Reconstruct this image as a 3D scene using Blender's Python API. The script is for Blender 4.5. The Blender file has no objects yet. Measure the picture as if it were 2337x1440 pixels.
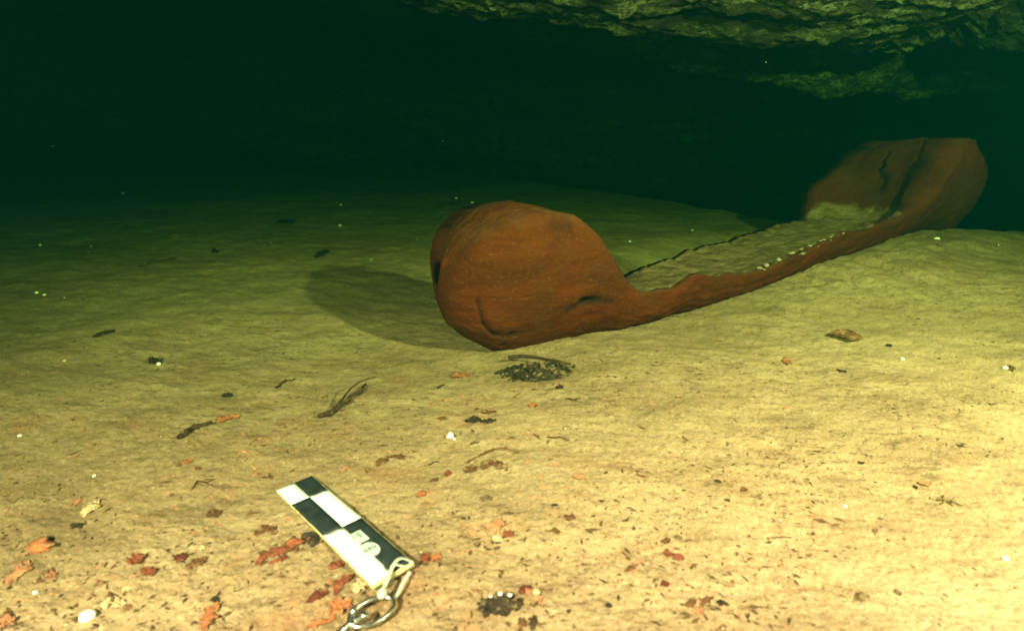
import bpy, math, random
import numpy as np
from mathutils import Vector, Matrix

# ------------------------------------------------------------------ camera, world, lights, exposure
S = bpy.context.scene
C = S.collection
CAM_H, F_PX, PITCH = 0.51, 1500.0, 17.4
cam_d = bpy.data.cameras.new("camera")
cam = bpy.data.objects.new("camera", cam_d); C.objects.link(cam)
cam.location = (0, 0, CAM_H)
cam.rotation_euler = (math.radians(90 - PITCH), 0, 0)
cam_d.sensor_width = 36.0
cam_d.lens = 36.0 * F_PX / 2337.0
cam_d.clip_start = 0.02; cam_d.clip_end = 200
cam_d.dof.use_dof = True
cam_d.dof.focus_distance = 1.75
cam_d.dof.aperture_fstop = 5.6
S.camera = cam

W = bpy.data.worlds.new("World"); S.world = W; W.use_nodes = True
bg = W.node_tree.nodes["Background"]
bg.inputs[0].default_value = (0.02, 0.35, 0.22, 1)      # weak green ambient light added evenly from every side
bg.inputs[1].default_value = 0.01

def lamp(name, loc, energy, color, aim=None, size=0.025, angle=150, blend=0.6):
    d = bpy.data.lights.new(name, 'SPOT' if aim else 'POINT')
    d.energy = energy; d.color = color; d.shadow_soft_size = size
    o = bpy.data.objects.new(name, d); C.objects.link(o); o.location = loc
    if aim:
        d.spot_size = math.radians(angle); d.spot_blend = blend
        o.rotation_euler = (Vector(aim) - Vector(loc)).to_track_quat('-Z', 'Y').to_euler()
    return o
KEY_LOC = (1.10, 0.30, 0.94)
lamp("dive_light_right", KEY_LOC, 790, (1.0, 0.59, 0.80), aim=(1.05, 1.8, 0.35), angle=165, blend=0.7)
lamp("dive_light_left", (-0.50, -0.45, 0.92), 900, (1.0, 0.59, 0.80), aim=(0.30, 1.7, 0.15), angle=150, blend=0.9, size=0.03)

S.view_settings.view_transform = 'Standard'
S.view_settings.look = 'None'
S.view_settings.gamma = 1.0
S.view_settings.use_curve_mapping = False
S.view_settings.exposure = 0.0
S.cycles.volume_bounces = 1
S.cycles.max_bounces = 6
S.cycles.use_denoising = True

rng = random.Random(7)
nr = np.random.RandomState(5)

# ------------------------------------------------------------------ helpers
def _hash(ix, iy, seed):
    h = (ix.astype(np.int64) * 374761393 + iy.astype(np.int64) * 668265263 + seed * 974711) & 0xffffffff
    h = ((h ^ (h >> 13)) * 1274126177) & 0xffffffff
    h = (h ^ (h >> 16)) & 0xffff
    return h / 65535.0 * 2 * np.pi
def gnoise(x, y, seed=0):
    x = np.asarray(x, float); y = np.asarray(y, float)
    ix = np.floor(x); iy = np.floor(y); fx = x - ix; fy = y - iy
    u = fx*fx*fx*(fx*(fx*6-15)+10); v = fy*fy*fy*(fy*(fy*6-15)+10)
    def g(dx, dy):
        a = _hash(ix+dx, iy+dy, seed)
        return np.cos(a)*(fx-dx) + np.sin(a)*(fy-dy)
    return ((g(0,0)*(1-u)+g(1,0)*u)*(1-v) + (g(0,1)*(1-u)+g(1,1)*u)*v) * 1.5
def fbm(x, y, octv=4, seed=0, gain=0.5, ridged=False):
    a = 1.0; s = 0.0; t = 0.0; x = np.asarray(x, float); y = np.asarray(y, float)
    for k in range(octv):
        n = gnoise(x*2**k + 17.3*k, y*2**k - 9.1*k, seed+k)
        s = s + a*((1-2*np.abs(n)) if ridged else n); t += a; a *= gain
    return s/t
def sstep(a, b, x):
    t = np.clip((np.asarray(x, float)-a)/(b-a), 0, 1); return t*t*(3-2*t)
def interp(x, pts):
    return np.interp(x, [p[0] for p in pts], [p[1] for p in pts])

def link(name, me, mat=None, parent=None, loc=None):
    o = bpy.data.objects.new(name, me); C.objects.link(o)
    if mat is not None and hasattr(me, 'materials'): me.materials.append(mat)
    if parent is not None: o.parent = parent
    if loc is not None: o.location = loc
    return o
def mesh(name, v, f, smooth=True):
    me = bpy.data.meshes.new(name)
    me.from_pydata([tuple(map(float, p)) for p in v], [], [tuple(map(int, q)) for q in f])
    me.update()
    if smooth: me.polygons.foreach_set('use_smooth', [True]*len(me.polygons))
    return me
def grid_mesh(name, P, smooth=True, closed_v=False):
    nu, nv = P.shape[:2]
    me = bpy.data.meshes.new(name)
    v = P.reshape(-1, 3)
    nvq = nv if closed_v else nv-1
    i, j = np.meshgrid(np.arange(nu-1), np.arange(nvq), indexing='ij')
    j2 = (j+1) % nv
    q = np.stack([i*nv+j, (i+1)*nv+j, (i+1)*nv+j2, i*nv+j2], -1).reshape(-1, 4)
    me.vertices.add(len(v)); me.vertices.foreach_set('co', v.astype(np.float32).ravel())
    me.loops.add(len(q)*4); me.loops.foreach_set('vertex_index', q.astype(np.int32).ravel())
    me.polygons.add(len(q)); me.polygons.foreach_set('loop_start', np.arange(len(q), dtype=np.int32)*4)
    me.update(calc_edges=True); me.validate()
    if smooth: me.polygons.foreach_set('use_smooth', [True]*len(me.polygons))
    return me
def tag(o, label=None, cat=None, group=None, kind=None):
    if label: o['label'] = label
    if cat: o['category'] = cat
    if group: o['group'] = group
    if kind: o['kind'] = kind
    return o
def empty(name, loc=(0,0,0), rot=(0,0,0)):
    o = bpy.data.objects.new(name, None); C.objects.link(o)
    o.location = loc; o.rotation_euler = rot; o.empty_display_size = 0.05
    return o

class NT:
    """small node helper"""
    def __init__(s, name):
        s.m = bpy.data.materials.new(name); s.m.use_nodes = True
        s.t = s.m.node_tree; s.b = s.t.nodes['Principled BSDF']
        s.b.inputs['Specular IOR Level'].default_value = 0.2
        s.co = s.n('ShaderNodeTexCoord').outputs['Object']
    def n(s, k): return s.t.nodes.new(k)
    def l(s, a, b): s.t.links.new(a, b)
    def noise(s, scale, detail=4, rough=0.6, vec=None, stretch=None, rot=None, dist=0.0):
        t = s.n('ShaderNodeTexNoise'); t.inputs['Scale'].default_value = scale
        t.inputs['Detail'].default_value = detail; t.inputs['Roughness'].default_value = rough
        t.inputs['Distortion'].default_value = dist
        v = vec if vec is not None else s.co
        if stretch or rot:
            mp = s.n('ShaderNodeMapping')
            if rot: mp.inputs['Rotation'].default_value = rot
            if stretch: mp.inputs['Scale'].default_value = stretch
            s.l(v, mp.inputs[0]); v = mp.outputs[0]
        s.l(v, t.inputs['Vector']); return t.outputs['Fac']
    def ramp(s, fac, stops):
        r = s.n('ShaderNodeValToRGB'); e = r.color_ramp.elements
        while len(e) < len(stops): e.new(0.5)
        for k, (p, c) in enumerate(stops):
            e[k].position = p
            e[k].color = (c, c, c, 1) if isinstance(c, (int, float)) else (*c, 1)
        s.l(fac, r.inputs[0]); return r.outputs[0]
    def mix(s, fac, a, b, mode='MIX'):
        m = s.n('ShaderNodeMix'); m.data_type = 'RGBA'; m.blend_type = mode
        for inp, val in ((m.inputs[0], fac), (m.inputs[6], a), (m.inputs[7], b)):
            if hasattr(val, 'links') or hasattr(val, 'is_linked'): s.l(val, inp)
            elif isinstance(val, (int, float)): inp.default_value = val
            else: inp.default_value = (*val, 1)
        return m.outputs[2]
    def math(s, op, a, b=0.0):
        m = s.n('ShaderNodeMath'); m.operation = op
        for k, val in enumerate((a, b)):
            if isinstance(val, (int, float)): m.inputs[k].default_value = val
            else: s.l(val, m.inputs[k])
        return m.outputs[0]
    def col(s, c):
        if isinstance(c, tuple): s.b.inputs['Base Color'].default_value = (*c, 1)
        else: s.l(c, s.b.inputs['Base Color'])
    def rough(s, r): s.b.inputs['Roughness'].default_value = r
    def bump(s, h, strength=0.5, dist=0.01):
        b = s.n('ShaderNodeBump'); b.inputs['Strength'].default_value = strength
        b.inputs['Distance'].default_value = dist
        s.l(h, b.inputs['Height']); s.l(b.outputs[0], s.b.inputs['Normal'])
    def attr(s, name):
        a = s.n('ShaderNodeAttribute'); a.attribute_name = name; return a.outputs['Fac']

# ------------------------------------------------------------------ canoe frame, used by the ground too
TH = math.radians(34.5)
AX = np.array([math.cos(TH), math.sin(TH)]); PX = np.array([-math.sin(TH), math.cos(TH)])
ORG = np.array([-0.165, 1.372]); LEN = 2.14
def to_sq(x, y):
    dx = x-ORG[0]; dy = y-ORG[1]
    return dx*AX[0]+dy*AX[1], dx*PX[0]+dy*PX[1]

# ------------------------------------------------------------------ materials
def m_sand():
    t = NT('sand_silt')
    big = t.noise(1.7, 4, 0.6)
    mid = t.noise(8, 6, 0.72, stretch=(0.6, 1.4, 1), rot=(0, 0, -0.3))
    c = t.ramp(t.mix(0.5, big, mid), [(0.36, (0.190, 0.127, 0.066)), (0.50, (0.32, 0.225, 0.122)), (0.66, (0.42, 0.31, 0.180))])
    # reddish leaf stain of the litter covered foreground
    st = t.ramp(t.noise(6.5, 6, 0.75), [(0.52, 0.0), (0.70, 0.65)])
    c = t.mix(t.math('MULTIPLY', st, t.attr('litter')), c, (0.30, 0.115, 0.042))
    # dark organic streaks, mottles and specks
    area = t.ramp(t.noise(2.6, 5, 0.65), [(0.36, 0.12), (0.60, 1.0)])
    f0 = t.ramp(t.noise(17, 6, 0.8, stretch=(0.5, 1.5, 1), rot=(0, 0, -0.3)), [(0.50, 0.0), (0.66, 0.75)])
    c = t.mix(t.math('MULTIPLY', f0, area), c, (0.115, 0.076, 0.034))
    f1 = t.ramp(t.noise(62, 5, 0.8, stretch=(0.6, 1.5, 1), rot=(0, 0, -0.35)), [(0.53, 0.0), (0.63, 0.8)])
    c = t.mix(t.math('MULTIPLY', f1, t.math('ADD', 0.25, t.math('MULTIPLY', area, 0.75))), c, (0.085, 0.055, 0.024))
    f2 = t.ramp(t.noise(210, 3, 0.65), [(0.54, 0.0), (0.66, 0.65)])
    c = t.mix(f2, c, (0.125, 0.080, 0.036))
    f3 = t.ramp(t.noise(240, 2, 0.55), [(0.60, 0.0), (0.72, 0.6)])
    c = t.mix(f3, c, (0.52, 0.41, 0.235))
    t.col(c); t.rough(0.95)
    h = t.math('ADD', t.math('MULTIPLY', t.noise(170, 4, 0.75), 0.55), t.math('ADD', t.math('MULTIPLY', t.noise(38, 6, 0.72), 0.7), t.math('MULTIPLY', f1, -0.15)))
    t.bump(h, 0.75, 0.007)
    return t.m
def m_rock():
    t = NT('cave_limestone')
    c = t.ramp(t.noise(2.3, 7, 0.75, stretch=(0.55, 1.2, 1.6)), [(0.43, (0.06, 0.055, 0.035)), (0.51, (0.30, 0.33, 0.16)), (0.64, (0.66, 0.70, 0.34))])
    st = t.ramp(t.noise(19, 8, 0.82, stretch=(0.5, 1.7, 1.2), dist=0.2), [(0.45, 0.0), (0.54, 1.0)])
    c = t.mix(st, (0.045, 0.042, 0.026), c)
    pit = t.ramp(t.noise(75, 5, 0.8, stretch=(0.6, 1.5, 1)), [(0.42, 0.0), (0.52, 1.0)])
    c = t.mix(pit, (0.05, 0.045, 0.03), c)
    t.col(c); t.rough(0.95)
    h = t.math('ADD', t.noise(16, 7, 0.75, stretch=(0.5, 1.8, 1)), t.math('MULTIPLY', t.noise(60, 5, 0.8), 0.9))
    t.bump(h, 1.0, 0.045)
    return t.m
def m_wood():
    t = NT('waterlogged_wood')
    ax = (0, 0, -TH)
    g = t.noise(8, 6, 0.68, rot=ax, stretch=(0.35, 2.0, 2.6), dist=0.35)
    c = t.ramp(g, [(0.32, (0.042, 0.0095, 0.0015)), (0.5, (0.072, 0.0150, 0.0020)), (0.70, (0.104, 0.0235, 0.0032))])
    c = t.mix(t.ramp(t.noise(3.4, 5, 0.7), [(0.44, 0.0), (0.66, 0.75)]), c, (0.060, 0.0215, 0.0035))
    c = t.mix(t.ramp(t.noise(12, 6, 0.75), [(0.54, 0.0), (0.68, 0.65)]), c, (0.060, 0.020, 0.008))
    c = t.mix(t.ramp(t.noise(130, 3, 0.7), [(0.56, 0.0), (0.70, 0.25)]), c, (0.20, 0.085, 0.022))
    up = t.n('ShaderNodeNewGeometry'); sep = t.n('ShaderNodeSeparateXYZ'); t.l(up.outputs['Normal'], sep.inputs[0])
    dust = t.math('MULTIPLY', t.ramp(sep.outputs['Z'], [(0.35, 0.0), (0.95, 0.7)]), t.ramp(t.noise(9, 5, 0.7), [(0.40, 0.0), (0.62, 0.7)]))
    c = t.mix(dust, c, (0.10, 0.058, 0.020))
    c = t.mix(t.attr('dark'), c, (0.012, 0.008, 0.005))
    silt = t.ramp(t.math('ADD', t.attr('silt'), t.math('MULTIPLY', t.math('SUBTRACT', t.noise(14, 6, 0.75), 0.5), 1.1)), [(0.38, 0.0), (0.62, 1.0)])
    sc = t.ramp(t.noise(24, 6, 0.8, rot=ax, stretch=(0.6, 1.4, 1)), [(0.36, (0.095, 0.056, 0.028)), (0.5, (0.215, 0.140, 0.078)), (0.66, (0.33, 0.235, 0.145))])
    c = t.mix(silt, c, sc)
    t.col(c); t.rough(1.0); t.b.inputs['Specular IOR Level'].default_value = 0.06
    h = t.math('ADD', t.noise(20, 6, 0.72, rot=ax, stretch=(0.6, 1.5, 1.6)), t.math('MULTIPLY', t.noise(85, 5, 0.75), t.math('ADD', 0.35, t.math('MULTIPLY', silt, 0.5))))
    t.bump(h, 0.8, 0.010)
    return t.m
def simple(name, lo, hi, scale=60, rough=0.85, bump=0.4, spec=0.2):
    t = NT(name)
    t.col(t.ramp(t.noise(scale, 4, 0.65), [(0.35, lo), (0.65, hi)])); t.rough(rough)
    t.b.inputs['Specular IOR Level'].default_value = spec
    if bump: t.bump(t.noise(scale*2.2, 4, 0.6), bump, 0.003)
    return t.m
M = dict(
    sand=m_sand(), rock=m_rock(), wood=m_wood(),
    red=simple('red_leaf', (0.30, 0.05, 0.02), (0.55, 0.15, 0.06)),
    orange=simple('orange_leaf', (0.55, 0.17, 0.05), (0.78, 0.34, 0.13)),
    cream=simple('cream_leaf', (0.62, 0.42, 0.20), (0.85, 0.66, 0.38)),
    brown=simple('brown_leaf', (0.10, 0.045, 0.015), (0.28, 0.12, 0.045)),
    dark=simple('dark_twig', (0.030, 0.018, 0.008), (0.11, 0.065, 0.028)),
    char=simple('charred_matter', (0.012, 0.012, 0.009), (0.07, 0.058, 0.035), 90),
    grey=simple('grey_silt_stone', (0.16, 0.13, 0.07), (0.38, 0.31, 0.18), 80),
    white=simple('white_shell', (0.78, 0.76, 0.66), (0.92, 0.90, 0.82), 80, 0.6, 0.2),
    mote=simple('pale_mote', (0.16, 0.17, 0.14), (0.32, 0.34, 0.28), 80, 0.8, 0),
    board_white=simple('white_enamel', (0.80, 0.83, 0.84), (0.88, 0.90, 0.90), 25, 0.45, 0.05, 0.4),
    board_black=simple('black_enamel', (0.010, 0.016, 0.018), (0.022, 0.030, 0.031), 45, 0.65, 0.15, 0.2),
    sticker=simple('sticker_paper', (0.34, 0.42, 0.42), (0.42, 0.50, 0.50), 30, 0.5, 0, 0.4),
    ink=simple('grey_ink', (0.05, 0.07, 0.07), (0.09, 0.12, 0.12), 50, 0.7, 0),
    blueink=simple('pale_blue_ink', (0.42, 0.58, 0.70), (0.48, 0.64, 0.76), 50, 0.7, 0),
    edge=simple('yellowed_board_edge', (0.30, 0.26, 0.11), (0.52, 0.46, 0.24), 60, 0.7, 0.2),
    tie=simple('translucent_nylon', (0.36, 0.44, 0.36), (0.50, 0.56, 0.46), 40, 0.4, 0.05, 0.5),
)
def m_metal():
    t = NT('stainless_steel'); t.col(t.ramp(t.noise(120, 4, 0.7), [(0.4, (0.34, 0.33, 0.28)), (0.6, (0.66, 0.67, 0.63))])); t.b.inputs['Metallic'].default_value = 1.0
    t.rough(0.30); t.bump(t.noise(40, 2, 0.5), 0.08, 0.002); return t.m
M['metal'] = m_metal()
M['tie'].node_tree.nodes['Principled BSDF'].inputs['Transmission Weight'].default_value = 0.25

# ------------------------------------------------------------------ the cave floor
EDGE = [(-12, 9.6), (-5, 9.2), (-2.5, 8.2), (-1.0, 6.6), (0.25, 5.1), (0.95, 4.1), (1.24, 3.55), (1.29, 3.25), (1.36, 3.0), (1.50, 2.66), (1.9, 2.58), (2.2, 2.66), (3.2, 2.9), (5, 3.5), (12, 4.2)]
def floor_z(x, y):
    x = np.asarray(x, float); y = np.asarray(y, float)
    z = 0.030*fbm(x*0.9, y*0.9, 3, 11) + 0.010*fbm(x*3.4, y*3.4, 4, 21)
    # diagonal low lumps of the trampled silt, small grain relief near the lens
    u = x*0.88 - y*0.47; v = x*0.47 + y*0.88
    z += 0.0060*fbm(u*6.0, v*12.0, 4, 31, 0.5) + 0.0022*fbm(u*22, v*34, 4, 41, 0.65) + 0.0022*fbm(x*95, y*110, 2, 45, 0.6)
    s, q = to_sq(x, y)
    bank = np.exp(-((q+0.27)/0.16)**2) * sstep(0.55, 1.25, s) * (1-sstep(1.7, 2.2, s))
    z += bank*(0.022 + 0.030*fbm(s*13, q*4.0, 5, 51, 0.65)) + 0.006*fbm(x*11, y*15, 4, 55, 0.6)*sstep(0.7, 1.6, y)
    z += 0.085*sstep(0.5, 1.8, s)*np.exp(-(np.clip(q-0.05, 0, 9)/0.26)**2)*(1-0.4*sstep(0, 1.2, -q))
    z -= 0.020*np.exp(-((s-0.15)/0.45)**2 - ((q)/0.30)**2)
    z -= 0.095*np.exp(-((q-0.36)/0.12)**2)*sstep(0.6, 1.1, s)*(1-sstep(1.6, 1.9, s))  # hollow added behind the far wall to widen its shadow
    ye = interp(x, EDGE) + 0.10*fbm(x*3.1, x*0+2.2, 3, 61) + 0.03*fbm(x*14, x*0+1, 2, 62)
    d = y-ye
    z -= 0.05*sstep(-0.3, 0.0, d) + 0.9*sstep(0.0, 0.16, d) + 0.7*sstep(0.1, 1.6, d)
    return z
def build_floor():
    t = np.linspace(0, 1, 700)
    yy = 0.25 + (10.0-0.25)*(np.exp(3.6*t)-1)/(math.exp(3.6)-1)
    yy = np.concatenate([np.linspace(-2.6, 0.24, 14), yy])
    a = np.linspace(-1, 1, 860)
    m = np.clip(np.abs(a)/0.88, 0, 1); e = np.clip((np.abs(a)-0.88)/0.12, 0, 1)**1.5
    X = np.zeros((len(yy), len(a)))
    for i, y in enumerate(yy):
        w = min(0.85*max(y, 0.1)+0.22, 8.0)
        X[i] = np.sign(a)*(m*w*(1-e) + e*9.0)
    Y = np.repeat(yy[:, None], len(a), 1)
    Z = floor_z(X, Y)
    me = grid_mesh('cave_floor', np.stack([X, Y, Z], -1)[::-1])
    lit = (1-sstep(0.9, 1.7, Y))*(1-sstep(-0.1, 0.75, X))
    at = me.attributes.new('litter', 'FLOAT', 'POINT')
    at.data.foreach_set('value', lit[::-1].astype(np.float32).ravel())
    o = link('cave_floor', me, M['sand']); tag(o, kind='structure'); o['label'] = 'pale sandy silt floor of the flooded cave'
    return o
build_floor()
def fz(x, y): return float(floor_z(np.array([x]), np.array([y]))[0])

# ------------------------------------------------------------------ the cave ceiling and walls (one rock shell)
def lip(x, pts, seed, amp=0.10):
    return interp(x, pts) + amp*fbm(x*1.7, x*0+seed, 3, seed)
def ceil_z(x, y):
    # base vault: high over the lens, coming down to the first lip and then further down into the dark
    z = 1.95 - 0.16*np.clip(y, -3, 20)
    l1 = lip(x, [(-8, 2.9), (-1, 2.4), (0.3, 2.45), (1.2, 2.7), (2.1, 2.85), (8, 3.2)], 71, 0.15)
    z1 = interp(x, [(-8, 1.20), (-1.5, 0.97), (-0.2, 0.87), (0.4, 0.81), (0.95, 0.775), (1.5, 0.735), (1.66, 0.86), (1.82, 0.75), (2.6, 0.73), (8, 0.85)])
    d1 = y-l1
    z = z*(1-sstep(-2.4, -0.05, d1)) + z1*sstep(-2.4, -0.05, d1)
    z = z + 0.34*sstep(0.0, 0.18, d1)
    l2 = lip(x, [(-8, 4.6), (-0.5, 3.5), (0.5, 3.2), (1.6, 3.4), (2.6, 3.9), (8, 4.6)], 81, 0.15)
    z2 = interp(x, [(-8, 1.1), (-1.5, 1.1), (0.0, 0.87), (0.55, 0.76), (1.1, 0.67), (1.6, 0.62), (2.3, 0.64), (8, 0.7)])
    d2 = y-l2
    k2 = sstep(-0.45, -0.02, d2)
    z = z*(1-k2) + z2*k2
    z = z + 0.22*sstep(0, 0.3, d2)
    z = z*(1-sstep(1.2, 5.0, d2)) - 1.9*sstep(1.2, 5.0, d2)
    # side walls come down
    z = z - 3.5*sstep(6.2, 8.2, np.abs(x))
    # broken, layered limestone
    r = fbm(x*2.2, y*4.2, 6, 91, 0.58, True)
    z = z - 0.045*r - 0.06*fbm(x*3.0, y*9.0, 6, 95, 0.62) - 0.06*fbm(x*1.1, y*1.9, 3, 99)
    z = z - 0.020*fbm(x*14, y*48, 4, 105, 0.65)
    return z
def build_ceiling():
    t = np.linspace(0, 1, 620)
    yy = np.concatenate([np.linspace(-2.6, 1.2, 30), 1.24+(9.8-1.24)*t**1.35])
    a = np.linspace(-1, 1, 640)
    k = np.sign(a)*(np.abs(a)*0.62+0.38*np.abs(a)**3)
    xs = 1.2*(1-np.abs(a)) + 8.3*k
    X, Y = np.meshgrid(xs, yy)
    Z = ceil_z(X, Y)
    # push the rock sideways too, so ledges read as ledges
    X = X + 0.02*fbm(X*9, Y*9, 3, 111); Y = Y + 0.05*fbm(X*5, Y*8, 4, 121)
    me = grid_mesh('cave_ceiling', np.stack([X, Y, Z], -1))
    o = link('cave_ceiling', me, M['rock']); tag(o, kind='structure'); o['label'] = 'low limestone roof of the flooded cave with stepped ledges'
build_ceiling()

# ------------------------------------------------------------------ the water: absorbs red and blue, scatters a little green
def build_water():
    m = bpy.data.materials.new('cave_water'); m.use_nodes = True
    t = m.node_tree; t.nodes.clear()
    out = t.nodes.new('ShaderNodeOutputMaterial')
    ab = t.nodes.new('ShaderNodeVolumeAbsorption'); sc = t.nodes.new('ShaderNodeVolumeScatter')
    ad = t.nodes.new('ShaderNodeAddShader')
    ab.inputs['Density'].default_value = 1.0
    sa = (0.435, 0.215, 0.60)            # absorption per metre
    ab.inputs['Color'].default_value = (1-sa[0], 1-sa[1], 1-sa[2], 1)
    sc.inputs['Color'].default_value = (0.01, 0.70, 0.50, 1)
    sc.inputs['Density'].default_value = 0.009
    sc.inputs['Anisotropy'].default_value = 0.2
    t.links.new(ab.outputs[0], ad.inputs[0]); t.links.new(sc.outputs[0], ad.inputs[1])
    t.links.new(ad.outputs[0], out.inputs['Volume'])
    x0, x1, y0, y1, z0, z1 = -9.5, 9.5, -3.2, 10.6, -6.6, 2.9
    v = [(x, y, z) for x in (x0, x1) for y in (y0, y1) for z in (z0, z1)]
    f = [(0,1,3,2),(4,6,7,5),(0,4,5,1),(2,3,7,6),(0,2,6,4),(1,5,7,3)]
    o = link('haze', mesh('haze', v, f, False), m); tag(o, kind='stuff')
    o['label'] = 'dark green cave water that dims and tints far things'
build_water()

# ------------------------------------------------------------------ the dugout canoe
def build_canoe():
    nS, nO = 420, 90
    s = LEN*np.linspace(0, 1, nS)
    s = LEN*(0.5-0.5*np.cos(np.pi*np.linspace(0.0, 1.0, nS)))*0.35 + s*0.65
    z_rim_n = interp(s, [(0, .18), (.02, .235), (.06, .29), (.12, .325), (.20, .340), (.26, .325), (.30, .285), (.35, .225), (.40, .165), (.44, .130), (.48, .116), (.57, .110), (.60, .120), (.63, .134), (.69, .118), (.78, .102), (.92, .090), (1.05, .100), (1.15, .112), (1.25, .120), (1.35, .112), (1.5, .112), (1.60, .118), (1.68, .135), (1.73, .18), (1.77, .26), (1.82, .315), (1.85, .332), (1.91, .338), (1.925, .318), (1.97, .275), (2.04, .225), (2.10, .18), (LEN, .13)]) + 0.007*fbm(s*16, s*0+4.4, 4, 501) + 0.018*fbm(s*19, s*0+1.4, 4, 507, 0.6)*sstep(1.7, 1.85, s)
    z_rim_f = interp(s, [(0, .18), (.02, .235), (.06, .285), (.12, .318), (.20, .325), (.25, .30), (.31, .20), (.36, .12), (.42, .07), (.60, .045), (.80, .045), (1.0, .055), (1.2, .055), (1.4, .052), (1.58, .052), (1.63, .055), (1.66, .13), (1.69, .165), (1.8, .23), (1.9, .29), (1.93, .33), (1.96, .315), (2.00, .275), (2.06, .225), (2.11, .18), (LEN, .13)]) + 0.016*fbm(s*12, s*0+8.4, 5, 511, 0.65)*sstep(.4, .5, s)*(1-sstep(1.6, 1.65, s)) + 0.030*fbm(s*15, s*0+6.4, 4, 517, 0.6)*sstep(1.66, 1.75, s)
    # width: round ended plan
    e0 = np.clip(s/0.28, 0, 1); e1 = np.clip((LEN-s)/0.30, 0, 1)
    plan = np.clip(1-(1-e0)**2.3, 0, 1)**0.5 * np.clip(1-(1-e1)**3.4, 0, 1)**0.5
    plan = np.maximum(plan, 0.02)
    w_top = interp(s, [(0, .17), (.3, .18), (.7, .20), (1.2, .21), (1.7, .235), (LEN, .23)])*plan
    w_bot = w_top*interp(s, [(0, .62), (.3, .76), (.9, .88), (1.5, .84), (LEN, .66)])
    base = floor_z(ORG[0]+s*AX[0], ORG[1]+s*AX[1]) - 0.015
    base = np.convolve(np.pad(base, 12, mode='edge'), np.ones(25)/25, 'valid')
    lift = interp(s, [(0, .095), (.04, .055), (.10, .018), (.20, 0), (1.8, 0.0), (2.0, .01), (LEN, .035)])
    thick = interp(s, [(0, .05), (.5, .022), (.9, .020), (1.5, .026), (1.66, .055), (1.8, .08), (LEN, .08)])
    # cavity depth: 0 = solid end block
    cav = sstep(.30, .42, s)*(1-sstep(1.68, 1.88, s))
    zin = interp(s, [(0, .05), (.45, .045), (.65, .035), (1.2, .034), (1.55, .045), (1.8, .07), (LEN, .10)])
    P = np.zeros((nS, 2*nO, 3)); silt = np.zeros((nS, 2*nO)); dark = np.zeros((nS, 2*nO))
    for i in range(nS):
        zn, zf, wt, wb = z_rim_n[i], z_rim_f[i], w_top[i], w_bot[i]
        zl = lift[i]
        # outer skin
        t = np.linspace(-1, 1, nO)
        ang = t*math.pi/2
        q = np.sign(t)*np.abs(np.sin(ang))**0.62
        h = 1-np.abs(np.cos(ang))**0.75
        hz = np.where(t < 0, zl+(zn-zl)*h, zl+(zf-zl)*h)
        ww = wb + (wt-wb)*np.clip(h, 0, 1)**0.9
        full = 0.33
        hh = np.clip(hz/full, 0, 1)
        ww = wb + (wt-wb)*hh**0.8
        # round the shoulder of the solid end blocks inwards
        solid = 1-cav[i]
        ww = ww*(1-0.16*solid*np.clip((hh-0.72)/0.28, 0, 1)**1.7)
        P[i, :nO, 0] = s[i]; P[i, :nO, 1] = q*ww; P[i, :nO, 2] = hz
        # inner skin, from the far rim back to the near rim
        t2 = np.linspace(1, -1, nO)
        th = thick[i]
        wi_t = max(P[i, nO-1, 1]-th, 0.002); wi_n = max(-P[i, 0, 1]-th*(1+0.5*float(sstep(1.62, 1.75, s[i]))), 0.002)
        c = cav[i]
        prof = 1-np.abs(np.cos(t2*math.pi/2))**0.55      # 0 in the middle, 1 at rims
        zr = np.where(t2 > 0, zf, zn)
        zr = zn + (zf-zn)*(t2*0.5+0.5)
        deck = zr + 0.014*np.cos(t2*math.pi/2)*min(1, wt/0.1)
        zi = np.minimum(zin[i], zr-0.004)
        cup = zi + (zr-zi)*prof
        P[i, nO:, 0] = s[i]
        P[i, nO:, 1] = np.where(t2 > 0, t2*wi_t, t2*wi_n)
        P[i, nO:, 2] = deck*(1-c) + cup*c
        hf = np.clip((P[i, nO:, 2]-zin[i])/0.09, 0, 1)
        silt[i, nO:] = c*(0.85-0.75*hf) + 0.05
        if s[i] > 0.40 and s[i] < 1.62: silt[i, nO:] = np.maximum(silt[i, nO:], 0.62*c)
        if 1.50 < s[i]: silt[i, :nO] = 0.16*np.clip(hz/0.3, 0, 1)
    # curve the end block faces: pull by lift at tips, end rake
    zz = P[..., 2]
    rake = (np.clip(1-P[..., 0]/0.22, 0, 1)**1.5)
    P[..., 0] += rake*0.06*(1-np.clip(zz/0.30, 0, 1)) - rake*0.02*np.sin(np.clip(zz/0.3, 0, 1)*math.pi)
    rake2 = (np.clip(1-(LEN-P[..., 0])/0.22, 0, 1)**1.5)
    P[..., 0] += rake2*0.055*np.sin(np.clip(zz/0.3, 0, 1)*math.pi*0.95)
    P[..., 1] -= 0.05*sstep(1.6, 2.0, P[..., 0])
    # hand carved and eroded unevenness
    aa = np.concatenate([np.linspace(0, 2, nO), np.linspace(2, 4, nO)])[None, :].repeat(nS, 0)
    ss = P[..., 0]
    n1 = fbm(ss*5, aa*2.2, 4, 131); n2 = fbm(ss*22, aa*9, 3, 141)
    amp = 0.010*np.clip(plan[:, None]*2, 0.2, 1)
    P[..., 1] += np.clip(P[..., 1]/0.08, -1, 1)*(amp*n1 + 0.0045*fbm(ss*12, aa*14, 4, 145, 0.6)) + 0.003*n2
    P[..., 2] += 0.008*fbm(ss*9, aa*0+3.3, 3, 151)*np.clip(zz/0.1, 0, 1) + 0.004*fbm(ss*34, aa*2, 3, 161)
    inner = np.zeros((nS, 2*nO)); inner[:, nO:] = 1
    P[..., 2] += inner*cav[:, None]*(0.0045*fbm(ss*18, P[..., 1]*30, 4, 171))
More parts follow.
